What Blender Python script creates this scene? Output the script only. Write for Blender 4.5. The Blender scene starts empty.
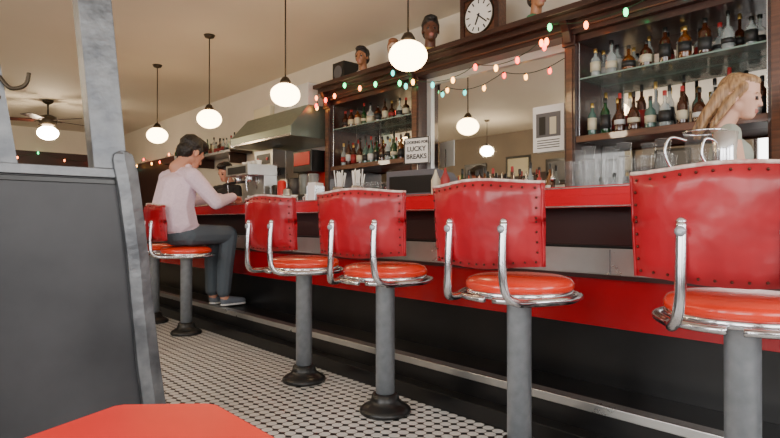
import bpy, bmesh, math, random
import numpy as np
from mathutils import Vector, Matrix
random.seed(7)
R=math.radians
# ---------------------------------------------------------------- materials
MATS={}
def mat(name,col,rough=.5,metal=0,emit=0,trans=0,noise=None,bump=0,coat=0,ecol=None,alpha=1,rn=0,bscale=None):
    if name in MATS: return MATS[name]
    m=bpy.data.materials.new(name); m.use_nodes=True
    nt=m.node_tree; b=nt.nodes['Principled BSDF']
    b.inputs['Base Color'].default_value=(*col,1)
    b.inputs['Roughness'].default_value=rough
    b.inputs['Metallic'].default_value=metal
    b.inputs['Transmission Weight'].default_value=trans
    b.inputs['Coat Weight'].default_value=coat
    b.inputs['Coat Roughness'].default_value=.10
    b.inputs['Alpha'].default_value=alpha
    if emit:
        b.inputs['Emission Color'].default_value=(*(ecol or col),1)
        b.inputs['Emission Strength'].default_value=emit
    if noise or bump or rn:
        tc=nt.nodes.new('ShaderNodeTexCoord')
        n=nt.nodes.new('ShaderNodeTexNoise'); n.inputs['Detail'].default_value=6
        n.inputs['Scale'].default_value=noise[1] if noise else 20
        nt.links.new(tc.outputs['Object'],n.inputs['Vector'])
        if noise:
            c2,sc=noise
            r=nt.nodes.new('ShaderNodeValToRGB')
            r.color_ramp.elements[0].color=(*col,1); r.color_ramp.elements[0].position=.35
            r.color_ramp.elements[1].color=(*c2,1); r.color_ramp.elements[1].position=.7
            nt.links.new(n.outputs['Fac'],r.inputs['Fac']); nt.links.new(r.outputs['Color'],b.inputs['Base Color'])
        if rn:
            mr=nt.nodes.new('ShaderNodeMapRange'); mr.inputs['To Min'].default_value=max(0.05,rough-rn); mr.inputs['To Max'].default_value=rough+rn
            nt.links.new(n.outputs['Fac'],mr.inputs['Value']); nt.links.new(mr.outputs['Result'],b.inputs['Roughness'])
        if bump:
            n2=nt.nodes.new('ShaderNodeTexNoise'); n2.inputs['Detail'].default_value=2
            n2.inputs['Scale'].default_value=bscale or 12
            nt.links.new(tc.outputs['Object'],n2.inputs['Vector'])
            bp=nt.nodes.new('ShaderNodeBump'); bp.inputs['Strength'].default_value=bump; bp.inputs['Distance'].default_value=.02
            nt.links.new(n2.outputs['Fac'],bp.inputs['Height']); nt.links.new(bp.outputs['Normal'],b.inputs['Normal'])
    MATS[name]=m; return m
def streak(name,c1,c2,rough=.35,sc=(30,2.5,30),nscale=1.5,coat=.3,bump=0):
    m=bpy.data.materials.new(name); m.use_nodes=True; nt=m.node_tree; b=nt.nodes['Principled BSDF']
    tc=nt.nodes.new('ShaderNodeTexCoord'); mp=nt.nodes.new('ShaderNodeMapping'); mp.inputs['Scale'].default_value=sc
    n=nt.nodes.new('ShaderNodeTexNoise'); n.inputs['Scale'].default_value=nscale; n.inputs['Detail'].default_value=7
    r=nt.nodes.new('ShaderNodeValToRGB'); r.color_ramp.elements[0].color=(*c1,1); r.color_ramp.elements[1].color=(*c2,1)
    r.color_ramp.elements[0].position=.35; r.color_ramp.elements[1].position=.7
    nt.links.new(tc.outputs['Object'],mp.inputs['Vector']); nt.links.new(mp.outputs['Vector'],n.inputs['Vector'])
    nt.links.new(n.outputs['Fac'],r.inputs['Fac']); nt.links.new(r.outputs['Color'],b.inputs['Base Color'])
    b.inputs['Roughness'].default_value=rough; b.inputs['Coat Weight'].default_value=coat
    if bump:
        bp=nt.nodes.new('ShaderNodeBump'); bp.inputs['Strength'].default_value=bump; bp.inputs['Distance'].default_value=.01
        nt.links.new(n.outputs['Fac'],bp.inputs['Height']); nt.links.new(bp.outputs['Normal'],b.inputs['Normal'])
    MATS[name]=m; return m
vinyl=mat('vinyl_red',(.40,.003,.013),.34,noise=((.26,.0015,.008),5),bump=.32,bscale=9,coat=.12)
seatred=mat('vinyl_seat',(.80,.040,.013),.24,bump=.15,bscale=10,coat=.35)
piping=mat('piping_worn',(.72,.62,.55),.6,noise=((.45,.2,.18),40))
stud=mat('stud_brass',(.10,.035,.025),.35,.9)
chrome=mat('chrome',(.66,.67,.70),.20,1,rn=.08)
steel=mat('steel_pole',(.46,.50,.55),.34,.5,noise=((.36,.40,.44),25),rn=.12)
steelr=mat('steel_scratched',(.10,.106,.116),.40,.7,noise=((.23,.24,.25),9),rn=.2,bump=.12,bscale=30)
castblack=mat('cast_black',(.010,.010,.010),.35)
counter_red=mat('counter_red',(.56,.003,.014),.2,coat=.3)
panel_red=mat('panel_red',(.38,.002,.010),.25,coat=.3,noise=((.30,.0015,.008),4))
tablered=mat('table_red',(.80,.014,.010),.35,noise=((.70,.012,.01),5))
black=mat('black_paint',(.0045,.0045,.005),.30,noise=((.008,.008,.009),6))
apron=mat('apron_dark',(.030,.007,.007),.35)
stainless=mat('stainless',(.60,.61,.60),.3,.9,rn=.1,noise=((.5,.5,.49),5))
wood=streak('mahogany',(.018,.005,.0035),(.050,.014,.008))
woodb=streak('wood_brown',(.07,.025,.012),(.15,.055,.025))
mirror=mat('mirror',(.82,.82,.80),.02,1)
frame_pale=mat('frame_pale',(.62,.63,.62),.4,.5)
paper=mat('paper_white',(.8,.8,.78),.7)
ink=mat('ink',(.01,.01,.01),.6)
glass=mat('glass_clear',(.16,.18,.18),.03,alpha=.16,coat=.9)
glassrim=mat('glass_rim',(.5,.53,.53),.06,alpha=.42,coat=.8)
glassd=mat('glass_shelf',(.35,.50,.43),.08,alpha=.6)
amber=mat('liquor_amber',(.20,.06,.008),.08,trans=.35,coat=.5)
dkamber=mat('liquor_dark',(.05,.014,.005),.1,coat=.6)
green=mat('bottle_green',(.012,.055,.018),.1,coat=.6)
clearb=mat('bottle_clear',(.50,.57,.57),.06,alpha=.42,coat=.6)
tealb=mat('bottle_teal',(.10,.20,.17),.1,trans=.3,coat=.5)
lab1=mat('label_cream',(.60,.55,.40),.6); lab2=mat('label_black',(.02,.02,.02),.5); lab3=mat('label_red',(.28,.02,.02),.5); lab4=mat('label_white',(.65,.65,.63),.5)
capb=mat('cap_black',(.01,.01,.01),.3); capg=mat('cap_gold',(.6,.4,.12),.3,.9); capr=mat('cap_red',(.35,.02,.02),.4)
globe_e=mat('globe_glass',(1,.9,.72),.3,emit=19,ecol=(1,.70,.36))
globe_b=mat('globe_opal',(1,.9,.72),.3,emit=75,ecol=(1,.80,.55))
bronze=mat('bronze_dark',(.06,.045,.03),.4,.8)
panelgrey=mat('booth_laminate',(.019,.020,.024),.42,noise=((.046,.047,.053),3),rn=.12)
wire=mat('wire_green',(.01,.04,.015),.5)
bulbs=[mat('bulb_red',(1,.04,.015),.3,emit=12),mat('bulb_green',(.02,1,.3),.3,emit=7),mat('bulb_amber',(1,.42,.08),.3,emit=13),mat('bulb_orange',(1,.22,.05),.3,emit=11),mat('bulb_blue',(.03,.6,.5),.3,emit=6)]
redmach=mat('machine_red',(.5,.01,.01),.3)
plasticg=mat('plastic_grey',(.10,.10,.11),.45)
# ---------------------------------------------------------------- builder
class B:
    def __init__(s): s.v=[];s.f=[];s.m=[];s.s=[];s.mats=[]
    def mi(s,m):
        if m not in s.mats: s.mats.append(m)
        return s.mats.index(m)
    def add(s,vs,fs,m,smooth=False):
        o=len(s.v); s.v+= [tuple(v) for v in vs]; k=s.mi(m)
        for f in fs: s.f.append(tuple(i+o for i in f)); s.m.append(k); s.s.append(smooth)
    def box(s,x0,x1,y0,y1,z0,z1,m,M=None):
        vs=[Vector((x,y,z)) for x in (x0,x1) for y in (y0,y1) for z in (z0,z1)]
        if M: vs=[M@v for v in vs]
        s.add(vs,[(0,1,3,2),(4,6,7,5),(0,4,5,1),(2,3,7,6),(0,2,6,4),(1,5,7,3)],m)
    def lathe(s,prof,c,m,seg=20,flute=0,nf=16,M=None,smooth=True,caps=True):
        c=Vector(c); vs=[];fs=[]
        for r,z in prof:
            for i in range(seg):
                a=2*math.pi*i/seg; rr=r*(1+flute*math.cos(nf*a))
                p=Vector((rr*math.cos(a),rr*math.sin(a),z))
                if M: p=M@p
                vs.append(p+c)
        n=len(prof)
        for j in range(n-1):
            for i in range(seg):
                i2=(i+1)%seg; fs.append((j*seg+i,j*seg+i2,(j+1)*seg+i2,(j+1)*seg+i))
        s.add(vs,fs,m,smooth)
        if not caps: return
        o=len(s.v)-len(vs); k=s.mi(m)
        s.f.append(tuple(o+i for i in reversed(range(seg)))); s.m.append(k); s.s.append(False)
        s.f.append(tuple(o+(n-1)*seg+i for i in range(seg))); s.m.append(k); s.s.append(False)
    def sphere(s,c,r,m,seg=12,M=None):
        if not hasattr(r,'__len__'): r=(r,r,r)
        n=max(6,seg//2+2); prof=[(math.sin(math.pi*i/(n-1)) if 0<i<n-1 else .02,-math.cos(math.pi*i/(n-1))) for i in range(n)]
        D=Matrix.Diagonal((r[0],r[1],r[2])).to_3x3()
        if M: D=M@D
        s.lathe(prof,c,m,seg,M=D)
    def tube(s,pts,r,m,seg=10,sub=6,rs=None):
        P=[Vector(p) for p in pts]; Q=[];RR=[]
        n=len(P)
        if sub>1 and n>2:
            for i in range(n-1):
                p0=P[max(i-1,0)];p1=P[i];p2=P[i+1];p3=P[min(i+2,n-1)]
                for k in range(sub):
                    t=k/sub
                    Q.append(.5*((2*p1)+(p2-p0)*t+(2*p0-5*p1+4*p2-p3)*t*t+(3*p1-p0-3*p2+p3)*t**3))
            Q.append(P[-1])
        else: Q=P
        N=len(Q); up=Vector((0,0,1)); vs=[];fs=[]
        prevn=None
        for i,q in enumerate(Q):
            d=(Q[min(i+1,N-1)]-Q[max(i-1,0)]).normalized()
            if prevn is None:
                ref=up if abs(d.z)<.9 else Vector((1,0,0)); nn=ref.cross(d).normalized()
            else: nn=(prevn-d*prevn.dot(d)).normalized()
            prevn=nn; bb=d.cross(nn)
            for k in range(seg):
                a=2*math.pi*k/seg; vs.append(q+(nn*math.cos(a)+bb*math.sin(a))*r)
        for j in range(N-1):
            for k in range(seg):
                k2=(k+1)%seg; fs.append((j*seg+k,j*seg+k2,(j+1)*seg+k2,(j+1)*seg+k))
        fs.append(tuple(reversed(range(seg)))); fs.append(tuple((N-1)*seg+k for k in range(seg)))
        s.add(vs,fs,m,True)
    def prism(s,poly,axis,a,b,m,smooth=False):
        n=len(poly); vs=[]
        for t in (a,b):
            for p in poly:
                vs.append((p[0],t,p[1]) if axis=='y' else ((p[0],p[1],t) if axis=='z' else (t,p[0],p[1])))
        fs=[tuple(range(n)),tuple(reversed(range(n,2*n)))]
        for i in range(n): j=(i+1)%n; fs.append((i,i+n,j+n,j))
        s.add(vs,fs,m)
    def obj(s,name,loc=(0,0,0),rz=0,bevel=0,parent=None):
        me=bpy.data.meshes.new(name); me.from_pydata(s.v,[],s.f)
        for m in s.mats: me.materials.append(m)
        me.polygons.foreach_set('material_index',s.m); me.polygons.foreach_set('use_smooth',s.s)
        bm=bmesh.new(); bm.from_mesh(me); bmesh.ops.recalc_face_normals(bm,faces=bm.faces); bm.to_mesh(me); bm.free()
        o=bpy.data.objects.new(name,me); bpy.context.scene.collection.objects.link(o)
        o.location=loc; o.rotation_euler=(0,0,rz)
        if bevel:
            md=o.modifiers.new('bevel','BEVEL'); md.width=bevel; md.segments=2; md.limit_method='ANGLE'; md.angle_limit=R(50)
        if parent: o.parent=parent
        return o
# ---------------------------------------------------------------- room
XL,XR,YF,YB,ZC=-3.0,4.4,-3.2,15.0,3.16
wallc=mat('wall_cream',(.78,.71,.60),.8,noise=((.72,.65,.55),1.5))
wallb=mat('wall_taupe',(.26,.21,.16),.7,noise=((.22,.18,.14),1.5))
ceilc=mat('ceiling_tan',(.80,.73,.62),.75,noise=((.74,.67,.56),.6))
wain=mat('wainscot_dark',(.045,.018,.014),.5)
fm=bpy.data.materials.new('mosaic_tile'); fm.use_nodes=True; nt=fm.node_tree; bs=nt.nodes['Principled BSDF']
def mth(op,a,b=None):
    n=nt.nodes.new('ShaderNodeMath'); n.operation=op
    for i,x in enumerate((a,b)):
        if x is None: continue
        if isinstance(x,(int,float)): n.inputs[i].default_value=x
        else: nt.links.new(x,n.inputs[i])
    return n.outputs[0]
tc=nt.nodes.new('ShaderNodeTexCoord'); sp=nt.nodes.new('ShaderNodeSeparateXYZ'); nt.links.new(tc.outputs['Object'],sp.inputs[0])
p=.058
fu=mth('ABSOLUTE',mth('SUBTRACT',mth('FRACT',mth('DIVIDE',mth('ADD',sp.outputs[0],20),p)),.5))
fv=mth('ABSOLUTE',mth('SUBTRACT',mth('FRACT',mth('DIVIDE',mth('ADD',sp.outputs[1],20),p)),.5))
dot=mth('GREATER_THAN',mth('ADD',fu,fv),.64)
gr=mth('GREATER_THAN',mth('MAXIMUM',fu,fv),.455)
def mix(f,a,b):
    n=nt.nodes.new('ShaderNodeMix'); n.data_type='RGBA'; nt.links.new(f,n.inputs[0])
    for k,x in ((6,a),(7,b)):
        if isinstance(x,tuple): n.inputs[k].default_value=(*x,1)
        else: nt.links.new(x,n.inputs[k])
    return n.outputs[2]
ns=nt.nodes.new('ShaderNodeTexNoise'); ns.inputs['Scale'].default_value=2.5; ns.inputs['Detail'].default_value=5; nt.links.new(tc.outputs['Object'],ns.inputs['Vector'])
w=mix(ns.outputs['Fac'],(.58,.58,.57),(.80,.79,.77))
c=mix(gr,w,(.035,.035,.037)); c=mix(dot,c,(.006,.006,.007))
nt.links.new(c,bs.inputs['Base Color']); bs.inputs['Roughness'].default_value=.34
b=B(); b.box(XL,XR,YF,YB,-.1,0,fm); b.obj('floor')
b=B(); b.box(XL,XR,YF,YB,ZC,ZC+.1,ceilc); b.obj('ceiling')
b=B(); b.box(XR,XR+.15,YF,YB,0,ZC,wallc); b.obj('wall_right')
b=B(); b.box(XR-.02,XR,11.2,YB,0,2.35,wain); b.obj('trim_1')
b=B(); b.box(XL,XR,YB,YB+.15,2.62,ZC,wallc); b.box(XL,XR,YB,YB+.15,0,2.62,wain)
b.obj('wall_back')
def wall_open(name,fixed,lo,hi,opens,axis):
    b=B()
    def bx(a0,a1,z0,z1,m):
        if axis=='x': b.box(fixed-.15,fixed,a0,a1,z0,z1,m)
        else: b.box(a0,a1,fixed-.15,fixed,z0,z1,m)
    cur=lo
    for (a0,a1) in opens:
        bx(cur,a0,0,1.0,wain); bx(cur,a0,1.0,ZC,wallb)
        bx(a0,a1,0,.95,wain); bx(a0,a1,2.8,ZC,wallb); cur=a1
    bx(cur,hi,0,2.15,wain); bx(cur,hi,2.15,ZC,wallb)
    b.obj(name)
    for k,(a0,a1) in enumerate(opens):
        b=B()
        def fx(u0,u1,z0,z1,m,d0=-.11,d1=-.05):
            if axis=='x': b.box(fixed+d0,fixed+d1,u0,u1,z0,z1,m)
            else: b.box(u0,u1,fixed+d0,fixed+d1,z0,z1,m)
        fx(a0,a0+.06,.95,2.8,wood); fx(a1-.06,a1,.95,2.8,wood); fx(a0+.06,a1-.06,.95,1.02,wood); fx(a0+.06,a1-.06,2.73,2.8,wood)
        mid=(a0+a1)/2; fx(mid-.025,mid+.025,1.02,2.73,wood)
        global WN; WN+=1
        b.obj('window_%d'%WN)
WN=0
wall_open('wall_left',XL,YF,YB,[(-2.2,.2),(.8,3.2)],'x')
wall_open('wall_front',YF,XL,XR,[(-2.3,.6),(1.2,3.9)],'y')
for i,(y,z) in enumerate([(4.6,2.2),(5.7,2.3),(6.8,2.15),(7.9,2.3),(9.2,2.2)]):
    b=B(); b.box(XL,XL+.03,y-.35,y+.35,z-.27,z+.27,capb); b.box(XL+.03,XL+.035,y-.29,y+.29,z-.21,z+.21,lab1 if i%2 else plasticg); b.obj('picture_frame')
# ---------------------------------------------------------------- bar
Y0,Y1=-1.6,9.0
b=B()
b.box(2.45,3.1,Y0,Y1,1.125,1.17,counter_red); b.box(2.45,2.50,Y0,Y1,1.068,1.125,counter_red)
b.box(2.443,2.45,Y0,Y1,1.160,1.166,chrome); b.box(2.443,2.45,Y0,Y1,1.070,1.077,chrome)
b.box(2.60,3.0,Y0,Y1,.885,1.125,apron)
b.box(2.585,3.0,Y0,Y1,.745,.872,stainless); b.box(2.59,3.0,Y0,Y1,.872,.885,black); b.box(2.575,3.0,Y0,Y1,.725,.745,apron)
b.box(2.60,3.0,Y0,Y1,.49,.725,panel_red)
b.box(2.61,3.0,Y0,Y1,0,.49,black)
for k in range(5):
    y=Y0+.6+k*2.3; b.box(2.583,2.586,y,y+.006,.75,.868,plasticg)
b.obj('bar_counter',bevel=.004)
b=B()
b.box(2.30,2.609,Y0,Y1,0,.198,black); b.box(2.29,2.36,Y0,Y1,.198,.212,stainless); b.box(2.36,2.609,Y0,Y1,.198,.205,black)
b.box(2.287,2.30,Y0,Y1,.172,.212,stainless)
b.box(2.212,2.30,Y0,Y1,0,.085,black)
b.obj('foot_ledge',bevel=.003)
XF,XW=4.0,4.39
b=B()
b.box(3.8,XW,.3,9,1.08,1.13,wood); b.box(3.86,XW,.3,9,0,1.08,apron)
for k in range(14): b.box(3.85,3.86,.4+k*.62,.4+k*.62+.52,.15,1.0,wood)
b.obj('back_counter',bevel=.004)
b=B()
b.box(3.80,XW,.3,5.62,2.585,2.63,wood); b.box(3.86,XW,.3,5.60,2.535,2.585,wood); b.box(3.92,XW,.3,5.58,2.44,2.535,wood)
b.box(3.905,3.92,.3,5.58,2.475,2.487,woodb)
for (a0,a1) in ((.80,1.0),(2.27,2.36),(3.98,4.08),(5.48,5.58)):
    b.box(3.95,4.36,a0,a1,1.131,2.44,wood); b.box(3.93,3.95,a0-.01,a1+.01,1.131,1.2,wood); b.box(3.93,3.95,a0-.01,a1+.01,2.36,2.44,wood)
    b.box(3.94,3.95,a0+.02,a1-.02,1.22,2.34,woodb)
for (a0,a1) in ((1.0,2.27),(4.08,5.48)):
    b.box(3.97,4.36,a0,a1,1.625,1.66,wood); b.box(3.97,4.36,a0,a1,2.39,2.44,wood)
    b.box(3.96,3.97,a0,a1,1.61,1.66,woodb)
    b.box(4.0,4.36,a0,a1,2.10,2.112,glassd); b.box(4.36,4.385,a0,a1,1.131,2.44,mirror)
    for t in (a0+.004,a1-.016): b.box(3.99,4.0,t,t+.012,1.66,2.39,chrome)
for y in (2.31,.9,4.03,5.5):
    b.prism([(3.83,2.535),(3.93,2.535),(3.93,2.40),(3.91,2.38),(3.88,2.46)],'y',y-.03,y+.03,wood)
b.box(4.1,XW,2.36,3.98,1.131,2.44,frame_pale)
b.box(4.095,4.1,2.42,3.92,1.30,2.375,mirror)
for (y0,y1,z0,z1) in ((2.36,2.42,1.24,2.44),(3.92,3.98,1.24,2.44),(2.42,3.92,2.375,2.44),(2.42,3.92,1.24,1.30)):
    b.box(4.07,4.1,y0,y1,z0,z1,frame_pale)
b.obj('back_bar_cabinet',bevel=.004)
b=B(); b.box(4.0,XW,8.2,11,2.1,2.14,wood)
for y in (8.4,9.6,10.8): b.box(4.1,XW,y,y+.04,1.95,2.1,wood)
b.obj('display_shelf')
# ---------------------------------------------------------------- bottles
def bottle(b,x,y,z,h,r,kind,body,label,cap):
    if kind==0: pr=[(r*.9,0),(r,.01),(r,.60*h),(r*.75,.68*h),(r*.34,.76*h),(r*.32,.9*h)]
    elif kind==1: pr=[(r,0),(r*1.05,.02),(r*1.05,.5*h),(r*.9,.58*h),(r*.35,.66*h),(r*.33,.88*h)]
    else: pr=[(r*1.2,0),(r*1.25,.02),(r*1.25,.42*h),(r*.8,.56*h),(r*.3,.62*h),(r*.3,.88*h)]
    b.lathe(pr,(x,y,z),body,12)
    rr=pr[2][0]+.0012; b.lathe([(rr,random.uniform(.1,.22)*h),(rr,pr[2][1]*random.uniform(.7,.9))],(x,y,z),label,12)
    b.lathe([(r*.38,.86*h),(r*.4,.87*h),(r*.4,.99*h),(r*.3,h)],(x,y,z),cap,8)
def brow(b,x,ya,yb,z,n,hmin=.24,hmax=.33,jit=.015,pal=None):
    for i in range(n):
        y=ya+(yb-ya)*(i+.5)/n+random.uniform(-jit,jit)*.5
        r=min(random.uniform(.030,.046),(yb-ya)/n*.43/1.25)
        bottle(b,x+random.uniform(-jit,jit),y,z,random.uniform(hmin,hmax),r,random.randrange(3),
            random.choice(pal or [amber,clearb,clearb,dkamber,green,clearb,tealb,dkamber]),random.choice([lab1,lab2,lab4,lab3,lab1,lab2]),random.choice([capb,capb,capg,capr,capb]))
b=B(); brow(b,4.06,1.05,2.24,1.661,11,.22,.34); brow(b,4.24,1.05,2.22,1.661,12,.28,.39); b.obj('liquor_bottles')
b=B(); brow(b,4.07,1.05,2.24,2.113,9,.18,.265,pal=[amber,clearb,clearb,dkamber,dkamber,clearb]); brow(b,4.2,1.05,2.22,2.113,10,.2,.27,pal=[clearb,clearb,dkamber,clearb]); b.obj('liquor_bottles')
b=B(); brow(b,4.09,4.13,5.44,1.661,13,.24,.33); brow(b,4.24,4.13,5.44,1.661,12); b.obj('liquor_bottles')
b=B(); brow(b,4.10,4.13,5.44,2.113,11,.18,.26); b.obj('liquor_bottles')
b=B(); brow(b,3.90,2.42,3.78,1.131,15,.26,.36,pal=[amber,green,dkamber,clearb,dkamber]); b.obj('liquor_bottles')
b=B(); brow(b,4.18,4.13,5.44,1.131,11,.26,.36,pal=[green,dkamber,clearb,amber]); b.obj('liquor_bottles')
b=B(); brow(b,4.15,1.08,2.22,1.131,11,.2,.3,pal=[green,dkamber,clearb,clearb]); b.obj('liquor_bottles')
b=B(); brow(b,4.15,8.3,10.8,2.141,20,.2,.3); b.obj('liquor_bottles')
def glassw(b,x,y,z,h,r,m=glass):
    b.lathe([(r*.78,0),(r*.8,.008),(r,h)],(x,y,z),m,16,caps=False); b.lathe([(r*.78,0),(r*.79,.006)],(x,y,z),glassrim,16)
    b.lathe([(r,h-.002),(r*1.02,h),(r*.97,h)],(x,y,z),glassrim,16,caps=False)
b=B()
for i in range(6):
    for j in range(2):
        x=2.82+j*.11; y=1.15+i*.098+.02*j; glassw(b,x,y,1.186,.145,.040)
        if (i+j)%2==0: glassw(b,x,y,1.333,.07,.036)
b.box(2.74,3.03,1.08,1.72,1.17,1.186,plasticg); b.obj('glasses_tray')
b=B()
for i in range(11):
    glassw(b,3.90,1.08+i*.108,1.131,.19,.040)
b.obj('glass_tumblers')
b=B(); b.box(3.01,3.14,1.9,3.6,.93,.95,stainless); b.box(3.13,3.14,1.9,3.6,.95,1.05,stainless)
for i in range(17):
    y=1.96+i*.098
    pr=[(.034,0),(.036,.01),(.036,.2),(.014,.27),(.013,.31)]; b.lathe(pr,(3.07,y,.95),random.choice([clearb,green,dkamber,amber]),10)
    b.lathe([(.016,.31),(.016,.33),(.006,.34),(.004,.385)],(3.07,y,.95),random.choice([capb,chrome,capr]),8)
b.obj('speed_rail_bottles',(.07,0,0))
# pitchers
b=B(); b.lathe([(.075,0),(.085,.01),(.082,.12),(.09,.2),(.098,.235)],(0,0,0),glass,28,caps=False); b.lathe([(.07,.012),(.076,.02),(.074,.11)],(0,0,0),glass,28)
b.lathe([(.096,.232),(.101,.238),(.093,.24)],(0,0,0),chrome,28,caps=False); b.lathe([(.078,.0),(.087,.006),(.086,.02)],(0,0,0),chrome,28)
b.tube([(-.08,.02,.2),(-.15,.04,.215),(-.175,.045,.15),(-.14,.035,.07),(-.08,.02,.05)],.007,chrome)
for o in [b.obj('glass_pitcher',(2.84,.97,1.17),R(-40))]: o.scale=(.95,.95,1.05)
b=B(); b.lathe([(.05,0),(.055,.01),(.05,.12),(.058,.2),(.053,.2),(.046,.12),(.045,.012)],(0,0,0),chrome,24)
b.tube([(-.05,0,.17),(-.1,0,.17),(-.11,0,.1),(-.05,0,.05)],.006,chrome)
b.obj('steel_pitcher',(2.72,.85,1.17),R(-40)).scale=(.9,.9,1.1)
def caddy(name,x,y):
    b=B(); b.lathe([(.05,0),(.052,.01),(.052,.12),(.047,.12),(.046,.012)],(0,0,0),chrome,20)
    for i in range(22):
        a=random.uniform(0,6.28); r=random.uniform(0,.035); dx,dy=random.uniform(-.03,.03),random.uniform(-.03,.03)
        b.tube([(r*math.cos(a),r*math.sin(a),.015),(r*math.cos(a)+dx,r*math.sin(a)+dy,random.uniform(.2,.26))],.0045,paper,6,1)
    b.obj(name,(x,y,1.17))
caddy('straw_caddy',2.80,3.75); caddy('straw_caddy',2.82,3.53)
b=B(); b.box(-.07,.07,-.05,.05,0,.012,chrome); b.box(-.065,.065,-.045,-.04,.012,.14,chrome); b.box(-.065,.065,.04,.045,.012,.14,chrome); b.box(-.06,.06,-.038,.038,.012,.165,paper); b.obj('napkin_dispenser',(2.75,4.02,1.17),.3,bevel=.002)
b=B()
for i in range(3):
    for j in range(2): glassw(b,2.74+j*.09,3.21+i*.09,1.17,.13,.037)
b.obj('water_glasses')
b=B(); b.prism([(-.15,0),(.15,0),(.15,.10),(.06,.17),(-.15,.19)],'y',-.22,.22,plasticg); b.box(-.155,-.15,-.19,.19,.03,.15,capb)
for i in range(5):
    for j in range(4): b.box(.07+i*.016,.08+i*.016,-.15+j*.08,-.1+j*.08,.125-i*.009,.165-i*.012,lab4)
b.obj('cash_register',(2.86,2.83,1.17),R(8),bevel=.006)
b=B()
for i,(x,y,m) in enumerate([(2.62,2.4,lab3),(2.66,2.52,lab1)]):
    b.lathe([(.028,0),(.03,.01),(.03,.1),(.012,.14),(.005,.17)],(x,y,1.17),m,14)
b.obj('condiment_bottles')
b=B(); b.box(-.008,0,-.14,.14,-.13,.13,paper); b.box(-.012,-.008,-.14,.14,-.13,-.12,capb); b.box(-.012,-.008,-.14,.14,.12,.13,capb)
b.box(-.012,-.008,-.14,-.13,-.12,.12,capb); b.box(-.012,-.008,.13,.14,-.12,.12,capb)
b.tube([(.012,0,-.565),(.012,0,.05)],.006,chrome,8,1); b.lathe([(.05,-.569),(.05,-.56),(.01,-.555)],(.012,0,0),chrome,16)
sg=b.obj('bar_sign',(3.88,3.93,1.70),R(16))
def text(body,size,parent,loc,m=ink):
    cu=bpy.data.curves.new('sign_text','FONT'); cu.body=body; cu.size=size; cu.align_x='CENTER'; cu.align_y='CENTER'; cu.extrude=.001; cu.offset=.0012
    cu.materials.append(m); o=bpy.data.objects.new('sign_text',cu); bpy.context.scene.collection.objects.link(o)
    o.parent=parent; o.location=loc; o.rotation_euler=(R(90),0,R(-90)); return o
text('LOOKING FOR',.038,sg,(-.011,0,.08)); text('LUCKY',.066,sg,(-.011,0,.015)); text('BREAKS',.066,sg,(-.011,0,-.06))
b=B(); b.box(4.058,4.068,2.43,2.72,1.58,1.96,paper)
b.box(4.0575,4.058,2.46,2.69,1.70,1.90,plasticg)
b.box(4.057,4.0575,2.50,2.56,1.72,1.86,lab1); b.box(4.057,4.0575,2.60,2.66,1.72,1.87,capb)
for k in range(4): b.box(4.0575,4.058,2.47,2.68,1.61+k*.02,1.617+k*.02,ink)
b.obj('poster')
# clock
b=B(); b.box(0,.10,-.215,.215,0,.40,woodb); b.box(-.015,0,-.215,-.17,0,.40,wood); b.box(-.015,0,.17,.215,0,.40,wood); b.box(-.015,0,-.17,.17,0,.04,wood); b.box(-.015,0,-.17,.17,.36,.40,wood)
My=Matrix.Rotation(R(-90),3,'Y')
b.lathe([(.155,0),(.155,.012)],(0,0,.2),paper,40,M=My); b.lathe([(.155,0),(.165,.0),(.165,.02),(.155,.02),(.155,.0)],(0,0,.2),bronze,40,M=My,caps=False)
for k in range(12):
    a=k*math.pi/6; M=Matrix.Translation((-.013,0,.2))@Matrix.Rotation(a,4,'X'); b.box(-.002,.0,-.006,.006,.105,.14,ink,M)
for a,L,wd in ((R(205),.085,.008),(R(130),.12,.006)):
    M=Matrix.Translation((-.016,0,.2))@Matrix.Rotation(a,4,'X'); b.box(-.002,0,-wd,wd,-.02,L,ink,M)
b.obj('wall_clock',(3.92,3.18,2.63),0,bevel=.003)
b=B(); b.box(-.11,.11,-.11,.11,0,.24,capb); b.lathe([(.075,0),(.08,.006),(.05,.002)],(-.111,0,.12),plasticg,24,M=My); b.obj('loudspeaker',(4.05,5.3,2.63),0,bevel=.006)
# ---------------------------------------------------------------- hood, machines
b=B(); hoodm=mat('hood_metal',(.22,.27,.23),.35,.6,rn=.1)
b.prism([(3.55,2.02),(3.55,2.14),(3.8,2.42),(XW,2.42),(XW,2.02)],'y',5.70,7.25,hoodm); b.box(3.54,3.55,5.70,7.25,2.02,2.05,chrome); b.obj('range_hood',bevel=.004)
b=B()
b.box(3.82,4.3,5.75,6.2,2.421,2.70,lab4); b.box(3.85,4.3,6.23,6.6,2.421,2.60,frame_pale); b.box(3.82,4.3,6.65,7.1,2.421,2.56,lab1); b.obj('storage_boxes',bevel=.005)
def brewer(x,y):
    b=B()
    b.box(-.2,.2,-.24,.24,0,.04,stainless); b.box(.0,.2,-.24,.24,.04,.84,stainless); b.box(-.2,.0,-.24,.24,.60,.84,stainless)
    b.box(-.205,-.2,-.18,.18,.65,.79,capb)
    for s in (-.12,.12):
        b.lathe([(.06,.0),(.08,.08),(.08,.1)],(-.1,s,.5),capb,18); b.lathe([(.07,0),(.085,.03),(.08,.12),(.045,.16),(.05,.19)],(-.1,s,.05),dkamber,20)
        b.tube([(-.14,s,.2),(-.24,s,.2),(-.25,s,.12),(-.18,s,.08)],.01,capb)
        b.lathe([(.02,0),(.02,.01)],(-.21,s,.72),redmach,12,M=My)
    b.lathe([(.13,.84),(.13,.86),(.05,.875)],(.0,0,0),stainless,24)
    b.obj('coffee_brewer',(x,y,1.131),0,bevel=.004)
brewer(4.03,6.85)
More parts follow.
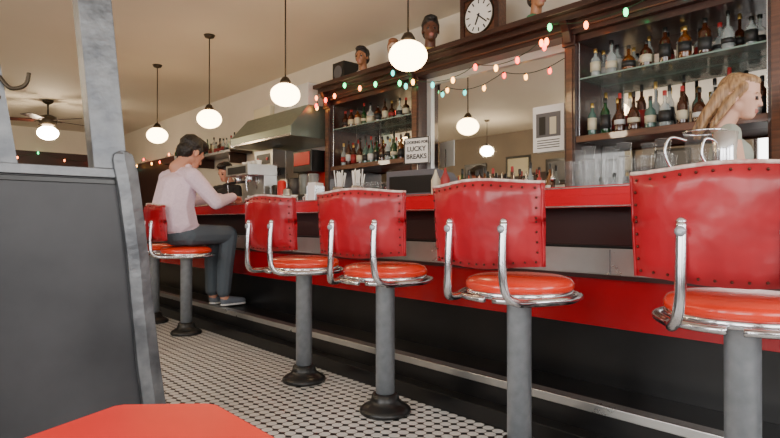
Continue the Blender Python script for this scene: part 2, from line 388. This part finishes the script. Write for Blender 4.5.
b=B(); b.lathe([(.17,0),(.17,.04),(.14,.06),(.14,.62),(.15,.64),(.15,.67),(.1,.72),(.03,.74),(.03,.78)],(0,0,0),stainless,28)
b.lathe([(.02,0),(.02,.08)],(-.14,0,.14),capb,12,M=My); b.tube([(-.2,0,.18),(-.2,0,.08)],.012,capb,8,1); b.box(-.152,-.14,-.05,.05,.3,.42,capb)
b.obj('coffee_urn',(4.0,7.35,1.131))
b=B()
b.box(-.18,.2,-.2,.2,0,.05,capb); b.box(.02,.2,-.2,.2,.05,.74,redmach); b.box(-.18,.02,-.2,.2,.48,.74,capb); b.box(-.19,-.18,-.17,.17,.56,.72,redmach)
for s in (-.1,.1): b.lathe([(.07,.2),(.07,.46)],(-.08,s,0),clearb,16); b.box(-.12,-.04,s-.04,s+.04,.05,.08,stainless)
b.obj('beverage_dispenser',(3.98,5.85,1.131),0,bevel=.005)
b=B(); b.lathe([(.09,0),(.09,.12),(.05,.14),(.05,.16),(.07,.3),(.085,.42),(.08,.43)],(0,0,0),capb,18); b.lathe([(.055,.16),(.075,.3),(.088,.42)],(0,0,0),plasticg,18); b.tube([(.07,0,.4),(.14,0,.38),(.13,0,.24),(.06,0,.2)],.01,capb); b.obj('countertop_blender',(3.93,6.2,1.131))
b=B(); b.lathe([(.09,0),(.09,.12),(.05,.14),(.05,.16),(.07,.3),(.085,.42),(.08,.43)],(0,0,0),stainless,18); b.obj('milkshake_mixer',(3.93,6.43,1.131))
b=B()
for k in range(5):
    x=2.95; y=4.3+k*.12; b.lathe([(.035,0),(.04,.01),(.042,.09),(.038,.09),(.034,.012)],(x,y,1.17),paper if k%2 else capb,14)
    b.tube([(x-.04,y,.07+1.17),(x-.065,y,.06+1.17),(x-.06,y,.03+1.17),(x-.04,y,.02+1.17)],.005,paper if k%2 else capb,6,3)
b.obj('coffee_mugs')
b=B()
b.box(-.17,.17,-.24,.24,.03,.10,stainless); b.box(.02,.17,-.24,.24,.10,.38,stainless); b.box(-.17,.17,-.25,.25,.32,.43,stainless); b.box(-.175,-.17,-.20,.20,.335,.41,capb)
for s in (-.12,.12):
    b.lathe([(.035,.25),(.04,.27),(.04,.32)],(-.09,s,0),chrome,18); b.tube([(-.11,s,.255),(-.22,s,.235)],.014,capb,10,1)
for s in (-.21,.21): b.tube([(-.15,s,.32),(-.17,s,.25),(-.16,s*1.02,.14)],.006,chrome,8,4); b.box(-.15,-.12,s-.02,s+.02,0,.03,capb); b.box(.12,.15,s-.02,s+.02,0,.03,capb)
for k in range(4): b.lathe([(.028,0),(.035,.05),(.032,.05)],(0,-.16+k*.1,.43),paper,12)
b.obj('espresso_machine',(2.93,5.50,1.17),0,bevel=.005)
b=B()
for k,(x,y,h,m) in enumerate([(3.03,5.16,.2,capb),(3.03,5.04,.24,redmach),(3.03,4.93,.15,stainless)]):
    b.lathe([(.045,0),(.048,.01),(.045,h),(.03,h+.015)],(x,y,1.17),m,16)
b.obj('counter_canisters')
# ---------------------------------------------------------------- pendants
def pendant(x,y,z=2.19,ge=globe_e):
    b=B(); L=ZC-z
    b.lathe([(.005,L-.045),(.05,L-.03),(.065,L)],(0,0,0),bronze,20)
    b.tube([(0,0,.14),(0,0,L-.03)],.007,bronze,8,1)
    b.lathe([(.012,.17),(.03,.16),(.05,.125),(.055,.095)],(0,0,0),bronze,20)
    n=14; pr=[]
    for i in range(n): a=math.pi*i/(n-1); pr.append((max(.015,.132*math.sin(a)),-.108*math.cos(a)))
    b.lathe(pr,(0,0,0),ge,48,flute=.05,nf=16)
    b.obj('pendant_lamp',(x,y,z))
for y in (2.91,4.57,6.23,7.9): pendant(2.785,y)
for y in (4.5,7.5,10.5): pendant(-1.3,y,2.5,globe_b)  # out-of-view pendant row, added to fill the room and ceiling with light
b=B(); zf=2.62
b.lathe([(.03,.47),(.08,.5),(.09,.54)],(0,0,0),bronze,20); b.tube([(0,0,.25),(0,0,.5)],.015,bronze,8,1)
b.lathe([(.06,.28),(.13,.25),(.15,.17),(.12,.1),(.07,.07)],(0,0,0),bronze,28)
n=12; b.lathe([(max(.02,.17*math.sin(math.pi*i/(n-1))),-.12*math.cos(math.pi*i/(n-1))-.04) for i in range(n)],(0,0,0),globe_b,28)
for k in range(5):
    M=Matrix.Rotation(k*2*math.pi/5+.3,4,'Z')@Matrix.Rotation(R(10),4,'X'); b.box(.12,.22,-.02,.02,.17,.185,bronze,M); b.box(.2,.68,-.075,.075,.18,.19,wood,M)
b.obj('ceiling_fan',(2.15,11.5,zf))
# ---------------------------------------------------------------- string lights
def strings(name,anchors,sag,step):
    b=B(); k=0
    for i in range(len(anchors)-1):
        A=Vector(anchors[i]);C=Vector(anchors[i+1]); n=max(3,int((C-A).length/step)); pts=[]
        for j in range(n*4+1):
            t=j/(n*4); q=A.lerp(C,t); q.z-=sag*4*t*(1-t); q.x-=.004*math.sin(j*2.1); pts.append(q)
            if j<n*4 and j%4==0: 
                k+=1; b.sphere(q+Vector((-.014,0,-.030)),(.018,.018,.031),bulbs[(k*7+i)%5],8); b.lathe([(.009,-.012),(.009,.004)],q+Vector((-.006,0,0)),wire,6)
        b.tube(pts,.0035,wire,5,1)
    return b.obj(name)
strings('string_lights',[(3.83,.5,2.50),(3.82,1.5,2.56),(3.82,2.4,2.53),(3.86,2.5,2.44),(3.9,3.2,2.40),(3.86,3.95,2.40),(3.82,4.2,2.53),(3.82,5.0,2.55),(3.82,5.55,2.5),(3.9,5.66,2.46)],.08,.5)
strings('string_lights',[(4.36,7.35,2.52),(4.3,8.6,2.4),(4.3,10,2.42),(4.3,11.5,2.4),(4.3,13,2.42),(4.3,14.8,2.4)],.14,.4)
strings('string_lights',[(.3,14.86,2.6),(1.4,14.86,2.6),(2.6,14.86,2.6),(4.2,14.86,2.6)],.15,.4)
b=B(); b.box(-2.2,2.1,6.85,6.95,0,1.28,black); b.box(-2.2,2.12,6.83,6.97,1.28,1.32,wood); b.obj('low_partition')
b=B(); b.box(.2,1.1,14.9,14.97,1.4,2.3,capb); b.box(.26,1.04,14.89,14.9,1.46,2.24,lab1); b.obj('framed_print')
b=B(); b.box(1.8,2.6,14.9,14.97,1.2,2.2,wood); b.box(1.86,2.54,14.89,14.9,1.26,2.14,lab3); b.obj('framed_print')
# ---------------------------------------------------------------- stools
def stool(x,y,deg,W=.235):
    b=B()
    b.lathe([(.128,0),(.136,.008),(.134,.022),(.118,.036),(.10,.046),(.082,.055),(.074,.075),(.068,.10),(.058,.105)],(0,0,0),castblack,40)
    b.lathe([(.05,.10),(.05,.665),(.062,.67),(.075,.69),(.15,.70)],(0,0,0),steel,32)
    b.lathe([(.19,.696),(.214,.70),(.218,.706),(.218,.722),(.212,.728)],(0,0,0),chrome,48)
    b.lathe([(.212,.724),(.219,.735),(.219,.752),(.208,.768),(.18,.778),(.12,.784),(.04,.786),(.005,.786)],(0,0,0),seatred,48)
    b.tube([(-.236,.02,.70)]+[(.238*math.cos(a),.238*math.sin(a),.70) for a in [math.pi-.3-i*(2*math.pi-.6)/28 for i in range(29)]]+[(-.236,-.02,.70)],.012,chrome,10,2)
    for s in (-1,1):
        b.tube([(-.322,s*.118,1.0),(-.330,s*.118,.90),(-.333,s*.120,.80),(-.322,s*.130,.735),(-.28,s*.150,.706),(-.20,s*.165,.700),(-.13,s*.20,.700),(-.03,s*.236,.70),(.1,s*.217,.70)],.0155,chrome,14,6)
        b.sphere((-.322,s*.118,1.0),(.0155,.0155,.0155),chrome,12)
        b.lathe([(.013,0),(.015,.006),(.006,.01)],(-.337,s*.118,.975),steel,10,M=My)
    nu,nv=25,15; z0,z1=.828,1.15
    def P(u,v,side):
        ed=(1-abs(u)**7)*(1-abs(2*v-1)**7); th=.012+.026*math.sqrt(max(ed,0))
        cx=-.288+.055*u*u-.022*v
        yy=W*u*(1+.03*v); zz=z0+(z1-z0)*v+ (.008*math.cos(u*3)-.004) *(1 if v>.5 else -1)
        pinch=.0045*math.sin(26*u+2*v)*(abs(2*v-1)**3)+.003*math.sin(7*u+9*v+x*5)
        return (cx+side*th+pinch*side,yy,zz)
    for side in (-1,1):
        vs=[P(-1+2*i/(nu-1),j/(nv-1),side) for j in range(nv) for i in range(nu)]
        fs=[(j*nu+i,j*nu+i+1,(j+1)*nu+i+1,(j+1)*nu+i) for j in range(nv-1) for i in range(nu-1)]
        b.add(vs,fs,vinyl,True)
    per=[(-1+2*i/(nu-1),0) for i in range(nu)]+[(1,j/(nv-1)) for j in range(1,nv)]+[(1-2*i/(nu-1),1) for i in range(1,nu)]+[(-1,1-j/(nv-1)) for j in range(1,nv-1)]
    vs=[];n=len(per)
    for (u,v) in per: vs+= [P(u,v,-1),P(u,v,1)]
    b.add(vs,[(2*i,2*i+1,2*((i+1)%n)+1,2*((i+1)%n)) for i in range(n)],vinyl,True)
    def off(u,v,s,e=.0): p=P(u,v,s); return (p[0],p[1],p[2]+e)
    b.tube([off(-1+2*i/24,1,-1,.003) for i in range(25)],.0065,piping,6,1)
    b.tube([off(-1+2*i/24,1,1,.003) for i in range(25)],.0065,piping,6,1)
    for u in (-1,1): b.tube([P(u,j/14,-1) for j in range(15)],.005,vinyl,6,1)
    for i in range(13):
        u=-.93+1.86*i/12
        for v in (.055,.945): q=P(u,v,-1); b.sphere((q[0]-.001,q[1],q[2]),.0045,stud,6)
    for j in range(1,8):
        for u in (-.95,.95): q=P(u,.05+.9*j/8,-1); b.sphere((q[0]-.001,q[1],q[2]),.0045,stud,6)
    b.obj('bar_stool',(x,y,0),R(deg))
stool(1.96,.565,12,.252); stool(1.96,1.382,6,.232); stool(1.96,2.222,20); stool(1.965,3.0,4); stool(2.01,4.97,-6); stool(2.0,5.75,5)
# ---------------------------------------------------------------- booth partition
b=B()
outer=[(.700,1.276),(.722,1.268),(.742,1.20),(.757,1.09),(.775,.95),(.787,.85),(.80,.70),(.815,.565),(.832,.42),(.852,.273),(.872,.13),(.885,0)]
inner=[(.80,0),(.785,.13),(.765,.273),(.745,.42),(.731,.565),(.718,.70),(.706,.85),(.694,.95),(.677,1.09),(.664,1.17),(.65,1.23),(.655,1.262),(.675,1.275)]
oi=outer; ii=list(reversed(inner))
def lerp_z(L,z):
    for k in range(len(L)-1):
        a,c=L[k],L[k+1]
        if a[1]>=z>=c[1]: t=(a[1]-z)/(a[1]-c[1]+1e-9); return a[0]+(c[0]-a[0])*t
    return L[0][0] if z>L[0][1] else L[-1][0]
zs=[1.276,1.262,1.24,1.2,1.15,1.09,1.02,.95,.85,.775,.70,.63,.565,.49,.42,.35,.273,.2,.13,.06,0]
prof=[(lerp_z(ii,z),lerp_z(oi,z),z) for z in zs]
N=len(prof); vs=[];fs=[]
for yy in (2.315,2.425):
    for xi,xo,z in prof: vs+=[(xi,yy,z),((xi+xo)/2,yy+(-.008 if yy<2.35 else .008),z),(xo,yy,z)]
for s in (0,1):
    o=s*3*N
    for k in range(N-1):
        for c in (0,1): fs.append((o+3*k+c,o+3*k+c+1,o+3*k+c+4,o+3*k+c+3))
for k in range(N-1):
    fs.append((3*k,3*k+3,3*N+3*k+3,3*N+3*k)); fs.append((3*k+2,3*k+5,3*N+3*k+5,3*N+3*k+2))
for k in (0,N-1):
    for c in (0,1): fs.append((3*k+c,3*k+c+1,3*N+3*k+c+1,3*N+3*k+c))
b.add(vs,fs,steelr,False)
panel=[(-1.4,0)]+[(x+.004,z) for x,z in inner if z<1.175]+[(-1.4,1.17)]
b.prism(panel,'y',2.34,2.40,panelgrey)
b.box(-1.4,.665,2.325,2.415,1.17,1.205,steelr)
b.box(-1.4,.68,2.335,2.34,1.145,1.165,capb)
b.prism([(.588,1.205),(.708,1.205),(.528,ZC-.001),(.408,ZC-.001)],'y',2.33,2.41,steelr)
b.obj('booth_partition',bevel=.006)
b=B()
b.prism([(.20,1.206),(.345,1.206),(.29,1.56),(.21,1.57)],'y',2.335,2.375,steelr)
b.tube([(.29,2.33,1.50),(.32,2.31,1.46),(.36,2.30,1.475),(.372,2.30,1.52)],.007,bronze,8,5)
b.tube([(.25,2.33,1.5),(.26,2.30,1.43),(.29,2.29,1.42)],.006,bronze,8,5)
b.obj('coat_hook')
b=B(); b.box(-1.4,.62,2.45,2.9,0,.42,black); b.box(-1.4,.63,2.45,2.93,.42,.5,vinyl); b.obj('booth_bench',bevel=.02)
b=B()
poly=[(.338,.25),(.341,.735),(.333,.750),(.246,.822),(.232,.824),(.118,.772),(-.5,.50),(-.5,-.2),(.25,-.2)]
b.prism(poly,'z',.718,.75,tablered); b.lathe([(.035,.03),(.035,.70),(.12,.718)],(-.08,.3,0),castblack,20); b.lathe([(.25,0),(.25,.015),(.04,.04)],(-.08,.3,0),castblack,24)
b.obj('booth_table',bevel=.004)
# ---------------------------------------------------------------- people
def prim(a,ra,m,b=None,rb=None,M=None):
    f=lambda r: Vector((r,r,r)) if not hasattr(r,'__len__') else Vector(r)
    a=Vector(a); b2=Vector(b) if b is not None else a
    return dict(a=a,ra=f(ra),b=b2,rb=f(rb) if rb is not None else f(ra),m=m,M=M or Matrix.Identity(4))
def build_body(name,prims,mats,loc,rz,voxel=.006,scale=1,smooth=3):
    bm=bmesh.new()
    for p_ in prims:
        pts=[]
        t=bmesh.new(); bmesh.ops.create_icosphere(t,subdivisions=2,radius=1); base=[v.co.copy() for v in t.verts]; t.free()
        for c,r in ((p_['a'],p_['ra']),(p_['b'],p_['rb'])):
            for q in base: pts.append(p_['M']@(Vector((q.x*r.x,q.y*r.y,q.z*r.z))+c))
            if (p_['a']-p_['b']).length<1e-6: break
        vs=[bm.verts.new(q) for q in pts]
        res=bmesh.ops.convex_hull(bm,input=vs)
        dl=[g for g in set(res['geom_interior']+res['geom_unused']) if isinstance(g,bmesh.types.BMVert)]
        if dl: bmesh.ops.delete(bm,geom=dl,context='VERTS')
    me=bpy.data.meshes.new(name+'_src'); bm.to_mesh(me); bm.free()
    o=bpy.data.objects.new(name+'_src',me); bpy.context.scene.collection.objects.link(o)
    md=o.modifiers.new('r','REMESH'); md.mode='VOXEL'; md.voxel_size=voxel
    ms=o.modifiers.new('s','SMOOTH'); ms.iterations=smooth; ms.factor=.5
    dg=bpy.context.evaluated_depsgraph_get(); dg.update(); ev=o.evaluated_get(dg)
    nm=bpy.data.meshes.new_from_object(ev); nm.name=name
    bpy.data.objects.remove(o)
    n=len(nm.polygons); C=np.empty(n*3); nm.polygons.foreach_get('center',C); C=C.reshape(n,3)
    best=np.full(n,1e9); idx=np.zeros(n,int); keys=list(mats.keys())
    for p_ in prims:
        Mi=np.array(p_['M'].inverted()); L=C@Mi[:3,:3].T+Mi[:3,3]
        a=np.array(p_['a']);bb=np.array(p_['b']); d=bb-a; dd=d@d
        t=np.clip(((L-a)@d)/dd,0,1) if dd>1e-9 else np.zeros(n)
        rr=np.array(p_['ra'])[None]*(1-t[:,None])+np.array(p_['rb'])[None]*t[:,None]
        q=L-(a+t[:,None]*d); k=np.linalg.norm(q/rr,axis=1); ds=(k-1)*np.linalg.norm(q,axis=1)/np.maximum(k,1e-6)
        w=ds<best; best[w]=ds[w]; idx[w]=keys.index(p_['m'])
    nm.materials.clear()
    for k in keys: nm.materials.append(mats[k])
    nm.polygons.foreach_set('material_index',idx.astype(np.int32)); nm.polygons.foreach_set('use_smooth',np.ones(n,bool))
    ob=bpy.data.objects.new(name,nm); bpy.context.scene.collection.objects.link(ob)
    ob.location=loc; ob.rotation_euler=(0,0,rz); ob.scale=(scale,)*3
    return ob
def head(H,style):
    P=[]; a=P.append
    a(prim((-.012,0,.03),(.095,.076,.088),'skin',M=H))
    a(prim((.032,0,.0),(.056,.06,.06),'skin',(.052,0,-.082),(.036,.034,.026),M=H))
    a(prim((.0,0,-.045),(.06,.058,.045),'skin',M=H))
    a(prim((.086,0,.004),.0075,'skin',(.098,0,-.027),(.0105,.012,.0095),M=H))
    a(prim((.074,-.034,.019),.011,'skin',(.074,.034,.019),.011,M=H))
    for s in (-1,1):
        a(prim((-.005,s*.078,-.008),(.018,.008,.030),'skin',M=H))
        a(prim((.080,s*.031,-.001),(.008,.014,.0075),'eye',M=H))
        a(prim((.083,s*.018,.022),(.005,.006,.004),'hair',(.077,s*.046,.024),(.005,.006,.004),M=H))
    a(prim((.086,0,-.055),(.010,.022,.0055),'lip',M=H)); a(prim((.085,0,-.065),(.010,.019,.006),'lip',M=H))
    a(prim((-.015,0,-.06),.050,'skin',(-.05,0,-.16),.054,M=H))
    if style=='short':
        a(prim((-.026,0,.055),(.102,.087,.088),'hair',M=H)); a(prim((.02,0,.10),(.078,.070,.042),'hair',M=H)); a(prim((-.058,0,-.005),(.063,.078,.075),'hair',M=H))
        for s in (-1,1): a(prim((.012,s*.074,.03),(.022,.009,.04),'hair',M=H))
    if style=='long':
        a(prim((-.028,0,.044),(.090,.079,.082),'hair',M=H)); a(prim((.008,0,.086),(.066,.062,.036),'hair',M=H)); a(prim((-.06,0,-.01),(.052,.074,.065),'hair',M=H))
        for i in range(9):
            yy=-.066+.0165*i; dx=-.012*math.cos(yy*22)+.008*math.sin(i*2.3); 
            a(prim((-.075,yy,.0),(.034,.020,.05),'hair',(-.115+dx,yy*1.15,-.11),(.024,.014,.04),M=H))
            a(prim((-.115+dx,yy*1.15,-.11),(.024,.014,.04),'hair',(-.12+dx*2.5,yy*1.3,-.20-.02*math.sin(i*1.7)),(.009,.008,.03),M=H))
        for s in (-1,1): a(prim((.02,s*.070,.045),(.02,.012,.028),'hair',(-.035,s*.080,-.06),(.022,.012,.035),M=H)); a(prim((-.035,s*.080,-.06),(.022,.012,.035),'hair',(-.07,s*.085,-.16),(.012,.010,.03),M=H))
    return P
def hand(F,side,curl=25):
    P=[prim((0,0,0),(.026,.026,.02),'skin',(.075,0,0),(.02,.04,.013),M=F)]
    for y,L in ((.033,.076),(.011,.086),(-.011,.08),(-.031,.062)):
        y*=side; p0=Vector((.085,y,0)); ang=0; rr=.0095
        for k,fr in enumerate((.45,.3,.25)):
            ang+=R(curl); p1=p0+Vector((math.cos(ang),0,-math.sin(ang)))*L*fr; P.append(prim(p0,rr,'skin',p1,rr*.92,M=F)); p0=p1; rr*=.92
    P.append(prim((.02,side*.03,-.004),.014,'skin',(.05,side*.062,-.014),.012,M=F)); P.append(prim((.05,side*.062,-.014),.0115,'skin',(.082,side*.064,-.03),.0095,M=F))
    return P
def frame(p,d,up=(0,0,1)):
    x=Vector(d).normalized(); z=Vector(up); y=z.cross(x).normalized(); z=x.cross(y)
    M=Matrix((x,y,z)).transposed().to_4x4(); M.translation=Vector(p); return M
def H(p,yaw,pitch,roll=0,s=1): return Matrix.Translation(p)@Matrix.Rotation(R(yaw),4,'Z')@Matrix.Rotation(R(pitch),4,'Y')@Matrix.Rotation(R(roll),4,'X')@Matrix.Scale(s,4)
skin=mat('skin',(.56,.27,.18),.5); skin2=mat('skin_pale',(.66,.40,.29),.5)
hairb=mat('hair_dark',(.012,.008,.006),.45,bump=.6,bscale=60); hairbl=streak('hair_blond',(.16,.085,.035),(.50,.31,.15),.45,(70,70,7),1.2,.1,.6)
eye=mat('eye',(.02,.015,.012),.2); lip=mat('lip',(.42,.14,.11),.5)
shirt=mat('shirt_pink',(.78,.60,.68),.8,noise=((.70,.52,.61),60),bump=.7,bscale=8)
jeans=mat('trousers_grey',(.085,.105,.125),.85,bump=.5,bscale=10); shoe=mat('shoe_grey',(.14,.16,.19),.7); sole=mat('shoe_sole',(.7,.7,.68),.6)
blackc=mat('cloth_black',(.012,.012,.015),.8); tank=mat('tank_sage',(.34,.38,.33),.8,bump=.3)
S=[]; a=S.append
a(prim((-.06,0,.90),(.175,.20,.12),'jeans')); 
a(prim((-.10,0,.97),(.19,.21,.11),'shirt',(-.13,0,1.13),(.18,.20,.13)))
a(prim((-.13,0,1.13),(.18,.20,.13),'shirt',(-.09,0,1.33),(.16,.205,.11)))
a(prim((-.06,-.15,1.405),.078,'shirt',(-.06,.15,1.405),.078)); a(prim((-.025,0,1.46),(.07,.08,.045),'shirt'))
a(prim((-.02,-.035,1.495),(.05,.03,.025),'shirt',(-.02,.035,1.495),(.05,.03,.025)))
for s in (-1,1):
    a(prim((-.03,s*.105,.885),(.11,.105,.10),'jeans',(.36,s*.11,.885),(.088,.08,.082)))
    a(prim((.37,s*.11,.875),.082,'jeans',(.34,s*.10,.60),.078)); a(prim((.34,s*.10,.60),.078,'jeans',(.33,s*.09,.36),.066))
    a(prim((.34,s*.09,.30),.042,'skin',(.34,s*.09,.27),.04))
    a(prim((.35,s*.09,.268),(.056,.044,.044),'shoe',(.50,s*.11,.255),(.06,.045,.030)))
    a(prim((.35,s*.09,.228),(.058,.047,.013),'sole',(.50,s*.11,.228),(.066,.049,.013)))
ex={-1:((.10,-.30,1.17),(.395,-.13,1.232)),1:((.15,.27,1.19),(.42,.10,1.235))}
for s in (-1,1):
    e,wv=ex[s]
    a(prim((-.07,s*.205,1.395),.075,'shirt',e,.062)); a(prim(e,.062,'shirt',wv,.043))
    d=Vector(wv)-Vector(e); F=frame(Vector(wv)+d.normalized()*.02,(d.x,d.y,-.01)); S+=hand(F,s*-1,22)
S+=head(H((.05,0,1.615),0,30,0,1.2),'short')
build_body('man_seated',S,dict(skin=skin,hair=hairb,eye=eye,lip=lip,shirt=shirt,jeans=jeans,shoe=shoe,sole=sole),(2.01,4.97,0),R(10))
b=B(); b.box(-.11,.11,-.16,.16,0,.006,paper); b.obj('newspaper',(2.80,5.04,1.1705),.1)
def standing(name,loc,rz,headp,style,top,arm,mats,low='blackc',scale=1,yaw=0,pitch=0,roll=0,W=.17):
    S=[]; a=S.append
    a(prim((0,0,.93),(.115,.16,.12),low)); a(prim((0,0,1.02),(.10,.135,.10),top,(.0,0,1.12),(.095,.13,.1)))
    a(prim((0,0,1.12),(.095,.13,.1),top,(.0,0,1.29),(.105,W-.01,.10)))
    a(prim((-.01,-W+.06,1.375),.052,top,(-.01,W-.06,1.375),.052)); a(prim((-.01,0,1.40),(.055,.07,.045),top if arm==top else 'skin'))
    for s in (-1,1):
        a(prim((0,s*.09,.88),(.10,.088,.09),low,(.01,s*.10,.50),.062)); a(prim((.01,s*.10,.50),.062,low,(-.02,s*.10,.11),.045))
        a(prim((-.03,s*.10,.05),(.05,.042,.045),'shoe',(.13,s*.115,.035),(.05,.042,.03)))
        e=(.03,s*(W+.07),1.12); wv=(.24,s*.13,1.07)
        if arm!=top: a(prim((-.01,s*(W-.03),1.385),.055,top,(-.01,s*(W+.01),1.36),.053))
        a(prim((-.01,s*W,1.37),.050,arm,e,.04)); a(prim(e,.04,'skin',wv,.027))
        d=Vector(wv)-Vector(e); S+=hand(frame(Vector(wv)+d.normalized()*.015,d),-s,30)
    S+=head(H(headp,yaw,pitch,roll),style)
    return build_body(name,S,mats,loc,rz,scale=scale)
standing('bartender_standing',(3.46,7.2,0),R(200),(.02,0,1.575),'short','blackc','blackc',dict(skin=skin,hair=hairb,eye=eye,lip=lip,blackc=blackc,shoe=castblack),pitch=20,scale=1.06,W=.19)
standing('woman_bartender',(3.38,1.03,0),R(-70),(.045,0,1.585),'long','tank','skin',dict(skin=skin2,hair=hairbl,eye=eye,lip=lip,tank=tank,blackc=blackc,shoe=castblack),pitch=14,yaw=-14,scale=1.05,W=.155)
bustc=[mat('bust_tan',(.35,.15,.07),.4),mat('bust_cream',(.6,.42,.3),.4),mat('bust_brown',(.12,.045,.025),.4),mat('bust_tan2',(.4,.18,.09),.4)]
bh=[hairb,mat('bust_hair',(.25,.1,.04),.4),hairb,hairb]; bc=[mat('bust_white',(.7,.7,.68),.5),mat('bust_red',(.5,.03,.03),.5),mat('bust_yel',(.6,.4,.1),.5),mat('bust_green',(.05,.2,.1),.5)]
for k,(y,sc) in enumerate([(4.91,.92),(4.38,.8),(3.84,1.05),(2.62,.9)]):
    Q=head(H((0,0,.235),0,0),'short'); Q.append(prim((-.03,-.05,.045),(.05,.05,.045),'coll',(-.03,.05,.045),(.05,.05,.045)))
    Q.append(prim((-.03,0,.012),(.06,.08,.012),'coll'))
    build_body('bust_figurine',Q,dict(skin=bustc[k],hair=bh[k],eye=eye,lip=lip,coll=bc[k]),(3.98,y,2.63),R(205+k*12),voxel=.008,scale=sc)
# ---------------------------------------------------------------- lights
def area(name,loc,rot,sx,sy,power,col):
    l=bpy.data.lights.new(name,'AREA'); l.shape='RECTANGLE'; l.size=sx; l.size_y=sy; l.energy=power; l.color=col
    o=bpy.data.objects.new(name,l); o.location=loc; o.rotation_euler=rot; bpy.context.scene.collection.objects.link(o)
for y in (-1.0,2.0): area('daylight',(XL-.2,y,1.88),(0,R(-90),0),1.8,2.35,115,(1,.98,.95))
for x,wd in ((-.85,2.8),(2.55,2.6)): area('daylight',(x,YF-.2,1.88),(R(90),0,0),wd,1.8,125,(1,.98,.95))
w=bpy.data.worlds.new('world'); bpy.context.scene.world=w; w.use_nodes=True
bg=w.node_tree.nodes['Background']; bg.inputs[0].default_value=(.9,.94,1,1); bg.inputs[1].default_value=.8
cam=bpy.data.cameras.new('camera'); cam.lens=25.98; cam.sensor_width=36; cam.clip_start=.02
co=bpy.data.objects.new('camera',cam); co.location=(0,0,1.0); co.rotation_euler=(R(90.3),0,R(-41.9)); bpy.context.scene.collection.objects.link(co)
bpy.context.scene.camera=co
